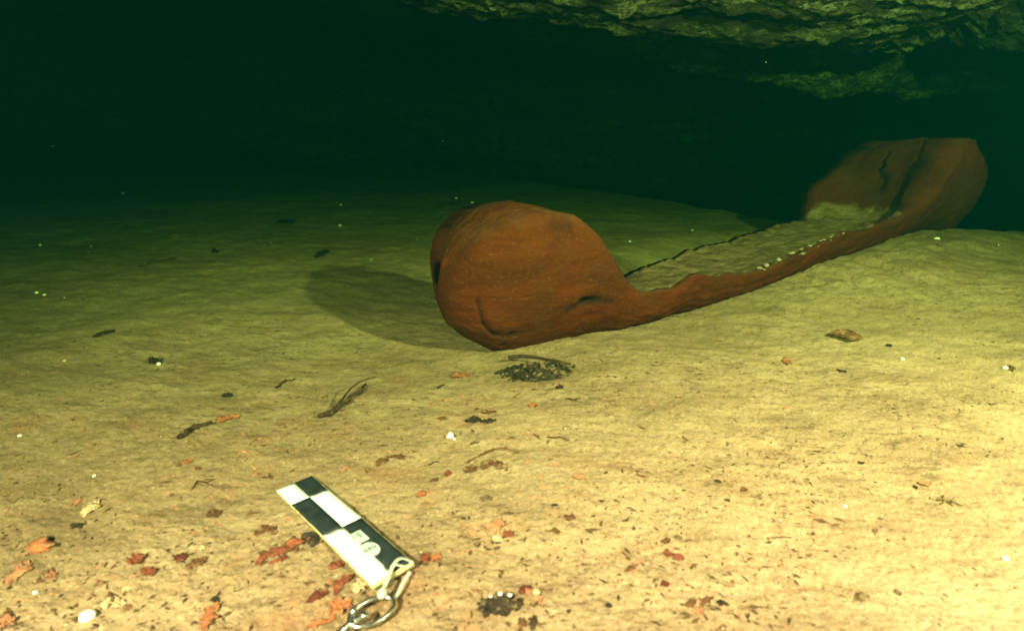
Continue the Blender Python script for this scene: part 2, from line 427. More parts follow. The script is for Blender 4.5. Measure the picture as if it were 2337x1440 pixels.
    # world
    X = ORG[0]+P[..., 0]*AX[0]+P[..., 1]*PX[0]; Y = ORG[1]+P[..., 0]*AX[1]+P[..., 1]*PX[1]
    Z = P[..., 2] + base[:, None]
    V = np.stack([X, Y, Z], -1)
    # knots, cracks and splits: pits pressed into the wood, their shade also painted dark (centre, direction, length, width, depth)
    for (a, b, wd, dp, outer) in PITS:
        a = np.array(a); b = np.array(b); ab = b-a
        tt = np.clip(((V-a)@ab)/max(ab@ab, 1e-9), 0, 1)
        dist = np.linalg.norm(V-(a+tt[..., None]*ab), axis=-1)
        wob = wd*(1+0.35*fbm(tt*7, tt*0+len(PITS)*0.1, 2, 5))
        k = np.exp(-(dist/wob)**2*1.3)
        msk = (1-inner) if outer else inner
        k = k*msk
        cx = ORG[0]+ss*AX[0]; cy = ORG[1]+ss*AX[1]
        dirv = np.stack([cx-V[..., 0], cy-V[..., 1], 0*cx], -1)
        dirv /= np.maximum(np.linalg.norm(dirv, axis=-1, keepdims=True), 1e-6)
        V = V + dirv*(dp*k)[..., None]
        dark = np.maximum(dark, np.clip(k*1.5-0.25, 0, 1)*min(1, dp/0.009))  # shade of the pits put into the wood colour, stronger where deeper
    me = grid_mesh('dugout_canoe', V, closed_v=True)
    import bmesh
    bm = bmesh.new(); bm.from_mesh(me)
    bmesh.ops.holes_fill(bm, edges=[e for e in bm.edges if e.is_boundary], sides=0)
    bmesh.ops.recalc_face_normals(bm, faces=bm.faces); bm.to_mesh(me); bm.free()
    me.polygons.foreach_set('use_smooth', [True]*len(me.polygons))
    for nm, arr in (('silt', silt), ('dark', dark)):
        at = me.attributes.new(nm, 'FLOAT', 'POINT')
        at.data.foreach_set('value', arr.astype(np.float32).ravel())
    # put the origin at the canoe's base
    o = empty('dugout_canoe', (ORG[0]+AX[0]*1.0, ORG[1]+AX[1]*1.0, 0.0))
    tag(o, 'reddish brown wooden dugout canoe with raised block ends lying on the sand', 'canoe')
    h = link('hull', me, M['wood'], o)
    h.matrix_parent_inverse = Matrix.Translation(-Vector(o.location))
    return o
PITS = [   # (from, to, half width, depth, on the outer skin)
    ((0.162, 1.420, 0.094), (0.194, 1.436, 0.094), 0.0120, 0.028, True),      # dark hole low on the near end block
    ((0.196, 1.437, 0.093), (0.232, 1.458, 0.086), 0.0048, 0.010, True),
    ((0.128, 1.410, 0.080), (0.160, 1.420, 0.090), 0.0110, 0.007, True),
    ((-0.143, 1.364, 0.170), (-0.128, 1.375, 0.218), 0.0085, 0.016, True),    # slit on the blunt end
    ((-0.131, 1.409, 0.247), (-0.104, 1.436, 0.276), 0.0075, 0.010, True),    # crescent along the upper left edge
    ((-0.104, 1.436, 0.276), (-0.050, 1.417, 0.300), 0.0060, 0.008, True),
    ((-0.073, 1.335, 0.125), (-0.060, 1.353, 0.066), 0.0060, 0.0060, True),   # curved seam of the blunt face
    ((-0.060, 1.353, 0.066), (-0.037, 1.369, 0.036), 0.0060, 0.0075, True),
    ((-0.037, 1.369, 0.036), (0.009, 1.380, 0.035), 0.0050, 0.0085, True),
    ((0.002, 1.375, 0.040), (-0.022, 1.394, 0.000), 0.0048, 0.012, True),     # crack down to the sand
    ((0.019, 1.337, 0.292), (0.074, 1.354, 0.285), 0.0070, 0.0032, True),     # shallow groove under the top
    ((0.074, 1.354, 0.285), (0.125, 1.382, 0.270), 0.0070, 0.0040, True),
    ((0.128, 1.384, 0.262), (0.130, 1.385, 0.255), 0.0070, 0.006, True),
    ((0.300, 1.500, 0.118), (0.310, 1.510, 0.075), 0.0060, 0.004, True),
    ((1.350, 2.421, 0.357), (1.331, 2.399, 0.308), 0.0090, 0.018, False),     # split inside the far end
    ((1.331, 2.399, 0.305), (1.338, 2.350, 0.274), 0.0150, 0.024, False),
    ((1.338, 2.350, 0.274), (1.321, 2.349, 0.238), 0.0120, 0.018, False),
    ((1.383, 2.234, 0.330), (1.381, 2.194, 0.276), 0.0060, 0.010, False),     # dark arc at the right of the hollow
    ((1.381, 2.194, 0.276), (1.356, 2.171, 0.229), 0.0070, 0.012, False),
    ((0.812, 2.080, 0.071), (0.822, 2.092, 0.071), 0.0100, 0.008, False),
]
canoe = build_canoe()
#DETAILS_HERE
DEBRIS = [
('leaf', [(0.735, 1.438), (0.797, 1.411)], 0.0489, 'brown', 'large flat diamond shaped brown leaf alone on pale sand right of the canoe'),
('leaf', [(-0.125, 1.269), (-0.089, 1.284)], 0.0325, 'orange', 'orange brown curled leaf just below the end of the canoe shadow'),
('leaf', [(-0.053, 1.064), (-0.028, 1.065)], 0.0146, 'brown', 'small brown leaf above the grey leaf pair below the debris heap'),
('leaf', [(-0.081, 1.03), (-0.054, 1.032)], 0.0202, 'char', 'pale edged black leaf scrap, left one of the touching pair under the small brown leaf'),
('leaf', [(-0.055, 1.024), (-0.027, 1.024)], 0.0178, 'char', 'black leaf scrap, right one of the touching pair under the small brown leaf'),
('leaf', [(0.031, 1.084), (0.047, 1.091)], 0.0172, 'orange', 'tiny orange leaf scrap right below the black debris heap'),
('strip', [(-0.324, 0.71), (-0.321, 0.726), (-0.306, 0.719), (-0.299, 0.712)], 0.0116, 'brown', 'dark brown arched leaf scrap above the long red leaf'),
('strip', [(-0.304, 0.654), (-0.294, 0.667), (-0.276, 0.675), (-0.268, 0.688), (-0.251, 0.698)], 0.0152, 'red', 'long torn red leaf left of the scale bar'),
('leaf', [(-0.263, 0.704), (-0.239, 0.692)], 0.0201, 'char', 'black leaf tip sticking out at the right end of the long red leaf'),
('strip', [(-0.288, 0.654), (-0.275, 0.659), (-0.272, 0.671)], 0.0068, 'red', 'thin red leaf sliver under the long red leaf'),
('leaf', [(-0.214, 0.646), (-0.201, 0.663)], 0.0129, 'red', 'dark red leaf scrap touching the lower left edge of the scale bar'),
('strip', [(-0.224, 0.591), (-0.215, 0.6), (-0.205, 0.608)], 0.0106, 'darkred', 'dark purple red leaf between scale bar and lower frame edge'),
('strip', [(-0.196, 0.601), (-0.195, 0.619), (-0.189, 0.633), (-0.183, 0.642)], 0.009, 'red', 'red leaf strip reaching under the near corner of the scale bar'),
('leaf', [(-0.181, 0.609), (-0.163, 0.633)], 0.0173, 'cream', 'cream yellow leaf lying under the near corner of the scale bar'),
('leaf', [(-0.195, 0.574), (-0.177, 0.596)], 0.0212, 'orange', 'bright orange crumpled leaf left of the metal ring'),
('strip', [(-0.214, 0.556), (-0.202, 0.562), (-0.188, 0.571)], 0.0089, 'orange', 'orange leaf strip below the crumpled leaf near the metal ring'),
('strip', [(-0.316, 0.55), (-0.323, 0.573), (-0.322, 0.587), (-0.32, 0.591)], 0.0137, 'orange', 'tall orange red leaf strip at the lower frame edge left of the metal ring'),
('leaf', [(-0.33, 0.594), (-0.323, 0.599)], 0.0085, 'char', 'black fleck on top of the orange red strip at the lower frame edge'),
('lump', [(-0.586, 0.683), (-0.572, 0.69)], 0.0302, 'orange', 'bright orange round lump near the left frame edge'),
('leaf', [(-0.582, 0.698), (-0.575, 0.704)], 0.0137, 'char', 'dark scrap behind the bright orange lump near the left frame edge'),
('strip', [(-0.573, 0.618), (-0.573, 0.637), (-0.571, 0.645), (-0.58, 0.66)], 0.0166, 'pink', 'long pink red leaf close to the left frame edge'),
('leaf', [(-0.537, 0.633), (-0.53, 0.64)], 0.02, 'pink', 'round salmon coloured leaf right of the long pink leaf'),
('strip', [(-0.569, 0.754), (-0.57, 0.769), (-0.573, 0.791)], 0.0149, 'cream', 'cream forked leaf fragment on the left foreground sand'),
('leaf', [(-0.57, 0.774), (-0.559, 0.773)], 0.014, 'cream', 'short cream side lobe beside the forked cream leaf fragment'),
('leaf', [(-0.607, 0.789), (-0.595, 0.787)], 0.0147, 'pink', 'faint pink scrap left of the cream forked leaf'),
('leaf', [(-0.567, 0.726), (-0.564, 0.74)], 0.0138, 'dark', 'dark brown scrap below the cream forked leaf'),
('leaf', [(-0.454, 0.667), (-0.437, 0.651)], 0.0168, 'red', 'upper of two small red leaves in the left foreground'),
('leaf', [(-0.428, 0.643), (-0.411, 0.63)], 0.0137, 'red', 'lower of two small red leaves in the left foreground'),
('leaf', [(-0.403, 0.669), (-0.389, 0.66)], 0.0159, 'darkred', 'purple red leaf scrap left of the red brown curl'),
('strip', [(-0.381, 0.645), (-0.372, 0.654), (-0.366, 0.665)], 0.014, 'brown', 'red brown curled leaf with pale end in the left foreground'),
('leaf', [(-0.381, 0.68), (-0.376, 0.684)], 0.008, 'cream', 'small cream fleck above the red brown curl'),
('strip', [(-0.437, 0.578), (-0.44, 0.589), (-0.434, 0.592), (-0.424, 0.581)], 0.0095, 'cream', 'curled cream pink leaf ring beside the large white pebble'),
('leaf', [(-0.428, 0.59), (-0.419, 0.582)], 0.0084, 'cream', 'short cream scrap right of the curled cream ring'),
('leaf', [(-0.433, 0.605), (-0.426, 0.61)], 0.007, 'cream', 'slim cream scrap above the curled cream ring'),
('leaf', [(-0.036, 0.72), (-0.01, 0.723)], 0.0191, 'pink', 'broad pink orange leaf on the middle foreground sand'),
('leaf', [(-0.01, 0.71), (0.001, 0.7)], 0.013, 'red', 'small red three cornered leaf right of the broad pink leaf'),
('leaf', [(-0.025, 0.701), (-0.011, 0.696)], 0.0078, 'cream', 'cream scrap below the broad pink leaf'),
('leaf', [(0.182, 0.668), (0.191, 0.666)], 0.0113, 'red', 'left half of the reddish leaf pair in the lower right'),
('leaf', [(0.192, 0.666), (0.203, 0.657)], 0.0115, 'red', 'right half of the reddish leaf pair in the lower right'),
('leaf', [(0.184, 0.689), (0.195, 0.69)], 0.0088, 'brown', 'small brown crumb above the reddish leaf pair'),
('leaf', [(0.203, 0.698), (0.21, 0.693)], 0.0089, 'grey_brown', 'grey brown crumb beside the small brown one above the reddish pair'),
('leaf', [(0.168, 0.615), (0.174, 0.607)], 0.0091, 'darkred', 'small dark red scrap alone below the reddish leaf pair'),
('leaf', [(0.192, 0.57), (0.204, 0.573)], 0.0106, 'pink', 'salmon leaf between brown curls by the black stick'),
('strip', [(0.187, 0.578), (0.194, 0.584), (0.199, 0.586)], 0.0076, 'brown', 'brown curl left of the salmon leaf near the black stick'),
('strip', [(0.203, 0.579), (0.211, 0.588), (0.22, 0.593)], 0.0051, 'brown', 'thin brown curl right of the salmon leaf near the black stick'),
('strip', [(-0.206, 0.888), (-0.2, 0.897), (-0.194, 0.908)], 0.013, 'brown', 'red brown leaf end in the sand beyond the scale bar'),
('strip', [(-0.194, 0.91), (-0.181, 0.918), (-0.166, 0.91)], 0.011, 'brown', 'dark bent leaf right of the red brown leaf end beyond the scale bar'),
('leaf', [(-0.07, 0.873), (-0.053, 0.858)], 0.0153, 'brown', 'short brown leaf under the left end of the curved root'),
('strip', [(-0.043, 0.861), (-0.037, 0.878), (-0.019, 0.869), (-0.007, 0.855)], 0.013, 'brown', 'thick arched brown leaf under the curved root'),
('leaf', [(-0.133, 0.805), (-0.12, 0.806)], 0.0144, 'orange', 'single orange leaf scrap on sand right of the scale bar'),
('leaf', [(-0.1, 0.859), (-0.09, 0.857)], 0.0127, 'red', 'star shaped reddish scrap between the root and the orange scrap'),
('leaf', [(-0.119, 0.842), (-0.109, 0.852)], 0.0089, 'brown', 'slim brown scrap left of the star shaped reddish one'),
('leaf', [(0.088, 0.836), (0.107, 0.825)], 0.0112, 'pink', 'pale orange flake alone in the bright middle sand'),
('leaf', [(-0.043, 0.79), (-0.027, 0.781)], 0.0129, 'grey_brown', 'grey brown curled crumb with a short tail in the middle foreground'),
('leaf', [(0.07, 0.729), (0.08, 0.739)], 0.0135, 'brown', 'faded brown leaf right of the broad pink leaf'),
('leaf', [(0.052, 0.71), (0.058, 0.698)], 0.0084, 'brown', 'smaller faded brown scrap left of the faded brown leaf'),
('leaf', [(-0.131, 1.042), (-0.112, 1.036)], 0.0089, 'brown', 'thin brown flake left of the touching black leaf pair'),
('leaf', [(0.008, 0.602), (0.021, 0.612)], 0.0113, 'darkred', 'dark red leaf beside the small cream shell in the lower middle'),
('leaf', [(0.576, 1.301), (0.591, 1.298)], 0.0278, 'orange', 'small orange flake in the bright sand right of the canoe'),
('leaf', [(0.588, 0.832), (0.604, 0.832)], 0.0149, 'pink', 'pale orange flake above the dark sprig on the right'),
('leaf', [(0.573, 0.823), (0.579, 0.822)], 0.0084, 'char', 'black speck left of the pale orange flake on the right'),
('leaf', [(-0.256, 0.87), (-0.248, 0.882)], 0.0093, 'pink', 'faint pink scrap on sand just beyond the far end of the scale bar'),
('leaf', [(-0.406, 0.756), (-0.393, 0.768)], 0.0186, 'brown', 'faded tan leaf left of the scale bar'),
('leaf', [(-0.502, 0.883), (-0.49, 0.897)], 0.0106, 'orange', 'slim orange flake on the left middle sand'),
('strip', [(-0.505, 1.022), (-0.498, 1.045), (-0.48, 1.054)], 0.0176, 'orange', 'orange brown leaf at the end of the dark twig on the left'),
('leaf', [(-0.775, 1.31), (-0.756, 1.325)], 0.0418, 'dark', 'dark leaf clump with a white grain on the left middle sand'),
('leaf', [(-0.548, 1.145), (-0.542, 1.162)], 0.0191, 'char', 'small black leaf scrap on the left middle sand'),
('leaf', [(-1.108, 3.111), (-1.022, 3.051)], 0.0699, 'char', 'black almond shaped seed far back on the green sand'),
('leaf', [(-1.127, 2.427), (-1.106, 2.439)], 0.0339, 'char', 'tiny black seed far back left of the shadow'),
('strip', [(-0.978, 1.452), (-0.971, 1.476), (-0.965, 1.513)], 0.0198, 'dark', 'bent dark leaf stalk on the far left sand'),
('leaf', [(-0.698, 2.299), (-0.693, 2.431)], 0.0353, 'char', 'dark narrow leaf at the tip of the canoe shadow'),
('lump', [(0.375, 0.589), (0.383, 0.588)], 0.0144, 'grey_brown', 'round brown pellet in the bright lower right sand'),
('leaf', [(0.418, 0.594), (0.425, 0.595)], 0.0074, 'grey_brown', 'small grey brown crumb right of the round pellet'),
('leaf', [(0.458, 0.716), (0.465, 0.715)], 0.0067, 'grey_brown', 'lone grey brown crumb in the bright right sand'),
('leaf', [(0.531, 0.896), (0.537, 0.889)], 0.0062, 'char', 'thin dark flake in the bright right sand above the crumb'),
('leaf', [(0.832, 1.376), (0.844, 1.372)], 0.0149, 'char', 'thin dark flake right of the diamond shaped leaf'),
('leaf', [(-0.109, 0.661), (-0.099, 0.665)], 0.0141, 'red', 'red brown leaf right of the near end of the scale bar'),
('leaf', [(-0.096, 0.658), (-0.087, 0.672)], 0.0136, 'orange', 'orange brown leaf at the right of the red brown one by the scale bar'),
('leaf', [(0.104, 1.237), (0.131, 1.276)], 0.0264, 'grey_brown', 'square brown chip at the right end of the black debris heap'),
('leaf', [(0.084, 1.165), (0.097, 1.162)], 0.0176, 'dark', 'dark chip below the right end of the black debris heap'),
('strip', [(0.011, 0.547), (0.01, 0.558), (0.008, 0.564)], 0.0074, 'brown', 'left of two brown stubs at the lower frame edge'),
('strip', [(0.021, 0.547), (0.022, 0.558), (0.025, 0.565)], 0.0073, 'dark', 'darker right one of two stubs at the lower frame edge'),
('leaf', [(0.1, 0.582), (0.107, 0.579)], 0.0059, 'char', 'small black crumb in the lower middle sand'),
('leaf', [(0.053, 0.767), (0.061, 0.762)], 0.0058, 'char', 'tiny black crumb above the faded brown leaf'),
('leaf', [(0.292, 0.835), (0.3, 0.828)], 0.0059, 'char', 'small black flake in the middle of the bright sand'),
('leaf', [(0.661, 1.243), (0.673, 1.228)], 0.0108, 'char', 'thin dark splinter below the diamond shaped leaf'),
('leaf', [(1.002, 1.241), (1.016, 1.234)], 0.0277, 'brown', 'brown scrap with a white grain near the right frame edge'),
('leaf', [(0.324, 0.814), (0.334, 0.817)], 0.008, 'brown', 'small reddish brown crumb in the bright sand centre right'),
('leaf', [(-0.533, 0.555), (-0.529, 0.569)], 0.0238, 'pink', 'salmon coloured leaf cut by the lower left corner of the frame'),
('twig', [(-0.342, 1.057), (-0.319, 1.077), (-0.309, 1.12), (-0.3, 1.145), (-0.294, 1.168), (-0.291, 1.208)], 0.006, 'dark', 'dark forked twig lying on the sand above the scale bar', [[(-0.314, 1.061), (-0.309, 1.101), (-0.306, 1.138), (-0.293, 1.159), (-0.262, 1.177)], [(-0.337, 1.067), (-0.317, 1.1), (-0.312, 1.129)]]),
('twig', [(-0.067, 0.886), (-0.053, 0.902), (-0.038, 0.903), (-0.026, 0.916), (-0.013, 0.92), (0.009, 0.908)], 0.0028, 'brown', 'thin curved brown root above the arched leaf', [[(-0.013, 0.92), (-0.007, 0.928)]]),
('twig', [(-0.127, 0.889), (-0.112, 0.897)], 0.0021, 'dark', 'tiny straight twig left of the curved root', []),
('twig', [(-0.463, 1.188), (-0.456, 1.231), (-0.439, 1.233)], 0.0038, 'dark', 'short dark twig on the left middle sand left of the forked twig', []),
('twig', [(-0.539, 0.96), (-0.535, 0.994), (-0.521, 1.004), (-0.511, 1.011)], 0.0058, 'dark', 'knotty dark twig leading to the orange brown leaf on the left', [[(-0.535, 0.994), (-0.523, 0.991)]]),
('twig', [(0.223, 0.584), (0.231, 0.578)], 0.0048, 'char', 'short stubby black stick in the lower right', []),
('twig', [(-1.274, 2.146), (-1.249, 2.224), (-1.22, 2.332)], 0.0069, 'brown', 'long thin reddish stick lying far back on the left sand', []),
('twig', [(0.058, 0.967), (0.067, 0.959), (0.078, 0.961), (0.091, 0.95)], 0.0022, 'dark', 'fine wavy thread below the right end of the debris heap', []),
('twig', [(-0.066, 0.942), (-0.052, 0.946)], 0.0022, 'dark', 'tiny dark splinter below the white irregular shell', []),
('twig', [(0.3, 0.599), (0.313, 0.602), (0.327, 0.601)], 0.0017, 'pink', 'fine pink rootlet in the bright lower right sand', []),
('twig', [(-0.146, 1.197), (-0.138, 1.221)], 0.0035, 'char', 'tiny black splinter left of the black debris heap', []),
('twig', [(-0.457, 0.823), (-0.459, 0.842), (-0.443, 0.834), (-0.434, 0.844)], 0.0018, 'dark', 'tangle of hair thin dark rootlets beside the faded tan leaf', [[(-0.459, 0.842), (-0.457, 0.832), (-0.44, 0.822)], [(-0.443, 0.834), (-0.431, 0.824), (-0.429, 0.834)]]),
('twig', [(0.099, 1.117), (0.114, 1.109), (0.128, 1.12)], 0.0025, 'dark', 'thin bent rootlet under the brown chips of the debris heap', [[(0.114, 1.109), (0.12, 1.102)]]),
('twig', [(0.58, 0.797), (0.595, 0.791), (0.602, 0.783), (0.611, 0.774)], 0.0037, 'grey_brown', 'dark sprig with short side shoots in the bright right sand', [[(0.595, 0.791), (0.607, 0.802)], [(0.595, 0.789), (0.587, 0.779)], [(0.602, 0.783), (0.62, 0.794)], [(0.602, 0.783), (0.601, 0.773)], [(0.601, 0.791), (0.605, 0.779)]]),
('twig', [(0.321, 0.703), (0.334, 0.705), (0.353, 0.705)], 0.0019, 'grey_brown', 'faint straight splinter in the bright sand above the pink rootlet', []),
('pebble', [(-0.447, 0.566)], 0.0159, 'white', 'largest round white pebble in the lower left corner'),
('pebble', [(-0.102, 0.971)], 0.0132, 'white', 'irregular white shell bit below the touching black leaf pair'),
('pebble', [(-0.095, 0.964)], 0.0066, 'white', 'small white chip touching the irregular white shell bit'),
('pebble', [(0.027, 0.599)], 0.0084, 'cream', 'cream shell bit beside the dark red leaf in the lower middle'),
('pebble', [(-0.534, 0.61)], 0.0051, 'white', 'tiny white shell bit left of the large white pebble'),
('pebble', [(-0.753, 1.305)], 0.0096, 'white', 'white grain beside the dark leaf clump on the left sand'),
('pebble', [(0.822, 1.293)], 0.0086, 'white', 'small white grain below the diamond shaped leaf to the right'),
('pebble', [(0.999, 1.238)], 0.01, 'white', 'white grain next to the brown scrap near the right frame edge'),
('pebble', [(0.59, 0.663)], 0.0075, 'white', 'white shell bit close to the right frame edge in the brightest sand'),
('pebble', [(0.455, 0.779)], 0.0055, 'white', 'lone white grain in the bright sand left of the dark sprig'),
('pebble', [(-0.614, 0.851)], 0.0055, 'white', 'small white grain above the cream forked leaf'),
('pebble', [(1.391, 2.128)], 0.0189, 'white', 'small white stone on the sand behind the far end of the canoe'),
('pebble', [(-0.226, 3.759)], 0.0203, 'white', 'small white stone right of the dark rock behind the near canoe end'),
('pebble', [(-0.316, 3.706)], 0.0551, 'dark', 'dark rock on the green sand behind the near canoe end'),
('pebble', [(-0.33, 3.91)], 0.0211, 'white', 'white chip on top of the dark rock behind the near canoe end'),
('pebble', [(0.781, 2.828)], 0.0119, 'white', 'white grain on the green sand beyond the middle of the canoe'),
('pebble', [(0.472, 2.603)], 0.0108, 'white', 'white grain on the green sand just right of the near end block'),
('pebble', [(-0.788, 2.996)], 0.0147, 'white', 'pale grain on the green sand left of the near canoe end'),
('pebble', [(-0.957, 3.69)], 0.0154, 'white', 'pale grain farther back on the green sand left of the canoe'),
('pebble', [(-2.445, 4.171)], 0.0227, 'white', 'pale grain at the far left edge of the lit sand'),
('pebble', [(-1.894, 2.602)], 0.013, 'white', 'pale grain beside the dark patch on the far left sand'),
('pebble', [(-1.408, 1.878)], 0.0112, 'white', 'left grain of a pale pair on the left sand'),
('pebble', [(-1.366, 1.85)], 0.0094, 'white', 'right grain of a pale pair on the left sand'),
('pebble', [(-0.006, 0.307)], 0.0053, 'grey_brown', 'dim green stone far back above the near canoe end'),
('pebble', [(-0.047, 0.309)], 0.0025, 'grey_brown', 'small dim stone far back left of the green stone'),
('pebble', [(-0.962, 1.319)], 0.008, 'cream', 'cream grain on the left middle sand'),
('pebble', [(-0.8, 0.961)], 0.0063, 'white', 'white grain near the left frame edge'),
('pebble', [(0.089, 0.994)], 0.0045, 'cream', 'cream grain on bright sand right of the white irregular shell'),
('heap', [(-0.008, 1.341), (0.121, 1.283), (0.04, 1.178)], 0.0766, 'char', 'black and grey granular debris heap with a stick in front of the canoe end'),
('heap', [(-0.033, 0.578), (0.006, 0.595), (-0.013, 0.581)], 0.0194, 'char', 'dark crumbly clump with white grains at the lower frame edge'),
]
# ------------------------------------------------------------------ builders for the litter on the sand
def leafy(name, lo, hi, silt=0.5, seed=0):
    t = NT(name)
    c = t.ramp(t.noise(70, 5, 0.7), [(0.36, lo), (0.64, hi)])
    c = t.mix(t.ramp(t.noise(160, 4, 0.7), [(0.50, 0.0), (0.66, 0.75)]), c, tuple(q*0.35 for q in lo))
    c = t.mix(t.ramp(t.noise(95, 5, 0.75, dist=0.4), [(0.62-0.14*silt, 0.0), (0.74-0.14*silt, 0.8)]), c, (0.29, 0.20, 0.095))
    t.col(c); t.rough(0.95); t.bump(t.noise(180, 5, 0.7), 0.7, 0.002)
    return t.m
LM = dict(red=leafy('red_leaf_silted', (0.13, 0.034, 0.018), (0.27, 0.078, 0.038)),
          darkred=leafy('dark_red_leaf', (0.06, 0.014, 0.009), (0.17, 0.042, 0.022)),
          orange=leafy('orange_leaf_silted', (0.27, 0.085, 0.032), (0.42, 0.165, 0.07)),
          pink=leafy('salmon_leaf', (0.32, 0.13, 0.065), (0.45, 0.215, 0.12), 0.8),
          cream=leafy('cream_leaf_silted', (0.44, 0.30, 0.16), (0.62, 0.46, 0.27), 0.4),
          brown=leafy('brown_leaf_silted', (0.07, 0.030, 0.012), (0.17, 0.078, 0.034), 0.7),
          dark=leafy('dark_twig_silted', (0.022, 0.013, 0.007), (0.075, 0.045, 0.021), 0.2),
          char=leafy('charred_silted', (0.012, 0.010, 0.007), (0.055, 0.042, 0.024), 0.25),
          grey_brown=leafy('grey_brown_leaf', (0.095, 0.062, 0.030), (0.19, 0.135, 0.070), 0.7), white=M['white'])
def solid_sheet(name, top, thick):
    """top: (nu, nv, 3) sheet -> closed thin solid"""
    nu, nv = top.shape[:2]
    bot = top.copy(); bot[..., 2] -= thick
    v = np.concatenate([top.reshape(-1, 3), bot.reshape(-1, 3)]); n = nu*nv
    f = []
    for i in range(nu-1):
        for j in range(nv-1):
            a, b, c, d = i*nv+j, (i+1)*nv+j, (i+1)*nv+j+1, i*nv+j+1
            f.append((a, b, c, d)); f.append((a+n, d+n, c+n, b+n))
    ring = [j for j in range(nv)] + [i*nv+nv-1 for i in range(1, nu)] + [(nu-1)*nv+j for j in range(nv-2, -1, -1)] + [i*nv for i in range(nu-2, 0, -1)]
    for k in range(len(ring)):
        a, b = ring[k], ring[(k+1) % len(ring)]
        f.append((a, b, b+n, a+n))
    return mesh(name, v, f)
def path_pts(pts, n):
    P = np.array(pts, float)
    if len(P) == 1: P = np.vstack([P, P+[0.001, 0]])
    d = np.r_[0, np.cumsum(np.linalg.norm(np.diff(P, axis=0), axis=1))]
    t = np.linspace(0, d[-1], n)
    Q = np.stack([np.interp(t, d, P[:, 0]), np.interp(t, d, P[:, 1])], 1)
    if len(P) > 2:
        for _ in range(2): Q[1:-1] = 0.25*Q[:-2]+0.5*Q[1:-1]+0.25*Q[2:]
    return Q, d[-1]
def leaf_mesh(name, pts, w, seed, strip=False):
    r = np.random.RandomState(seed)
    nu, nv = (30, 9) if strip else (24, 11)
    Q, Ln = path_pts(pts, nu)
    T = np.gradient(Q, axis=0); T /= np.maximum(np.linalg.norm(T, axis=1, keepdims=True), 1e-9)
    N = np.stack([-T[:, 1], T[:, 0]], 1)
    u = np.linspace(0, 1, nu)
    prof = np.clip(np.sin(np.pi*np.clip(u*0.94+0.03, 0, 1)), 0, 1)**(0.5 if strip else 0.8)
    rag = np.clip(1 + 1.5*fbm(u*6+seed, u*0+seed*0.7, 4, seed, 0.7), 0.22, 1.5)
    rag2 = np.clip(1 + 1.5*fbm(u*6-seed, u*0-seed*0.4, 4, seed+1, 0.7), 0.22, 1.5)
    if w > 0.045: rag = 1+0.25*(rag-1); rag2 = 1+0.25*(rag2-1)
    v = np.linspace(-1, 1, nv)
    wid = np.where(v[None, :] < 0, (prof*rag)[:, None], (prof*rag2)[:, None])*w*0.5
    X = Q[:, None, 0] + N[:, None, 0]*v[None, :]*wid; Y = Q[:, None, 1] + N[:, None, 1]*v[None, :]*wid
    X = X + 0.14*w*fbm(v[None, :]*3+u[:, None]*7, u[:, None]*5+seed, 3, seed+5)
    Y = Y + 0.14*w*fbm(v[None, :]*3+u[:, None]*7+9, u[:, None]*5+seed, 3, seed+6)
    curl = w*(0.04+0.16*r.rand())
    Z = (0.007 if w > 0.045 else 0.0012) + curl*np.abs(v[None, :])**2*(0.2+0.8*np.sin(u*3.1+r.rand()*2)[:, None]**2)
    Z = Z + min(0.22*w, 0.004)*fbm(u[:, None]*5+seed, v[None, :]*1.8, 4, seed+9, 0.6)
    Z = Z - 0.0005*np.abs(v[None, :] - 0.1*np.sin(u*5)[:, None])*0 + 0.0008*np.cos(v[None, :]*3.1)*0
    Z = Z + 0.05*(r.rand()-0.3)*v[None, :]*w + 0.04*Ln*np.sin(u*math.pi)[:, None]*(1 if strip else 0.4)
    Z = np.maximum(Z, -0.004) + floor_z(X, Y)
    c = np.array([Q[:, 0].mean(), Q[:, 1].mean()]); c = np.array([c[0], c[1], fz(*c)])
    return solid_sheet(name, np.stack([X, Y, Z], -1)-c, 0.0008), c
def tube_mesh(name, P, R, sides=7, origin=(0, 0, 0)):
    P = np.array(P, float); n = len(P); v = []; f = []
    T = np.gradient(P, axis=0); T /= np.maximum(np.linalg.norm(T, axis=1, keepdims=True), 1e-9)
    up = np.array([0.03, 0.02, 1.0])
    for i in range(n):
        s1 = np.cross(T[i], up); s1 /= max(np.linalg.norm(s1), 1e-9); s2 = np.cross(s1, T[i])
        for k in range(sides):
            a = 2*math.pi*k/sides
            v.append(P[i]+R[i]*(math.cos(a)*s1+math.sin(a)*s2)-np.array(origin))
    for i in range(n-1):
        for k in range(sides):
            f.append((i*sides+k, i*sides+(k+1) % sides, (i+1)*sides+(k+1) % sides, (i+1)*sides+k))
    f.append(tuple(range(sides-1, -1, -1))); f.append(tuple((n-1)*sides+k for k in range(sides)))
    return mesh(name, v, f)
import bmesh
def blob_mesh(name, r, seed, squash=(1, 1, 0.7), sub=2, amp=0.25):
    bm = bmesh.new(); bmesh.ops.create_icosphere(bm, subdivisions=sub, radius=1.0)
    for p in bm.verts:
        c = p.co.copy(); n = float(fbm(c.x*1.3+seed, c.y*1.3+c.z*1.7, 3, seed))
        n += 0.5*float(fbm(c.z*2.6-seed, c.x*2.1+c.y*2.4, 2, seed+3))
        p.co = Vector((c.x*squash[0], c.y*squash[1], c.z*squash[2]))*r*(1+amp*n)
    me = bpy.data.meshes.new(name); bm.to_mesh(me); bm.free()
    me.polygons.foreach_set('use_smooth', [True]*len(me.polygons)); return me

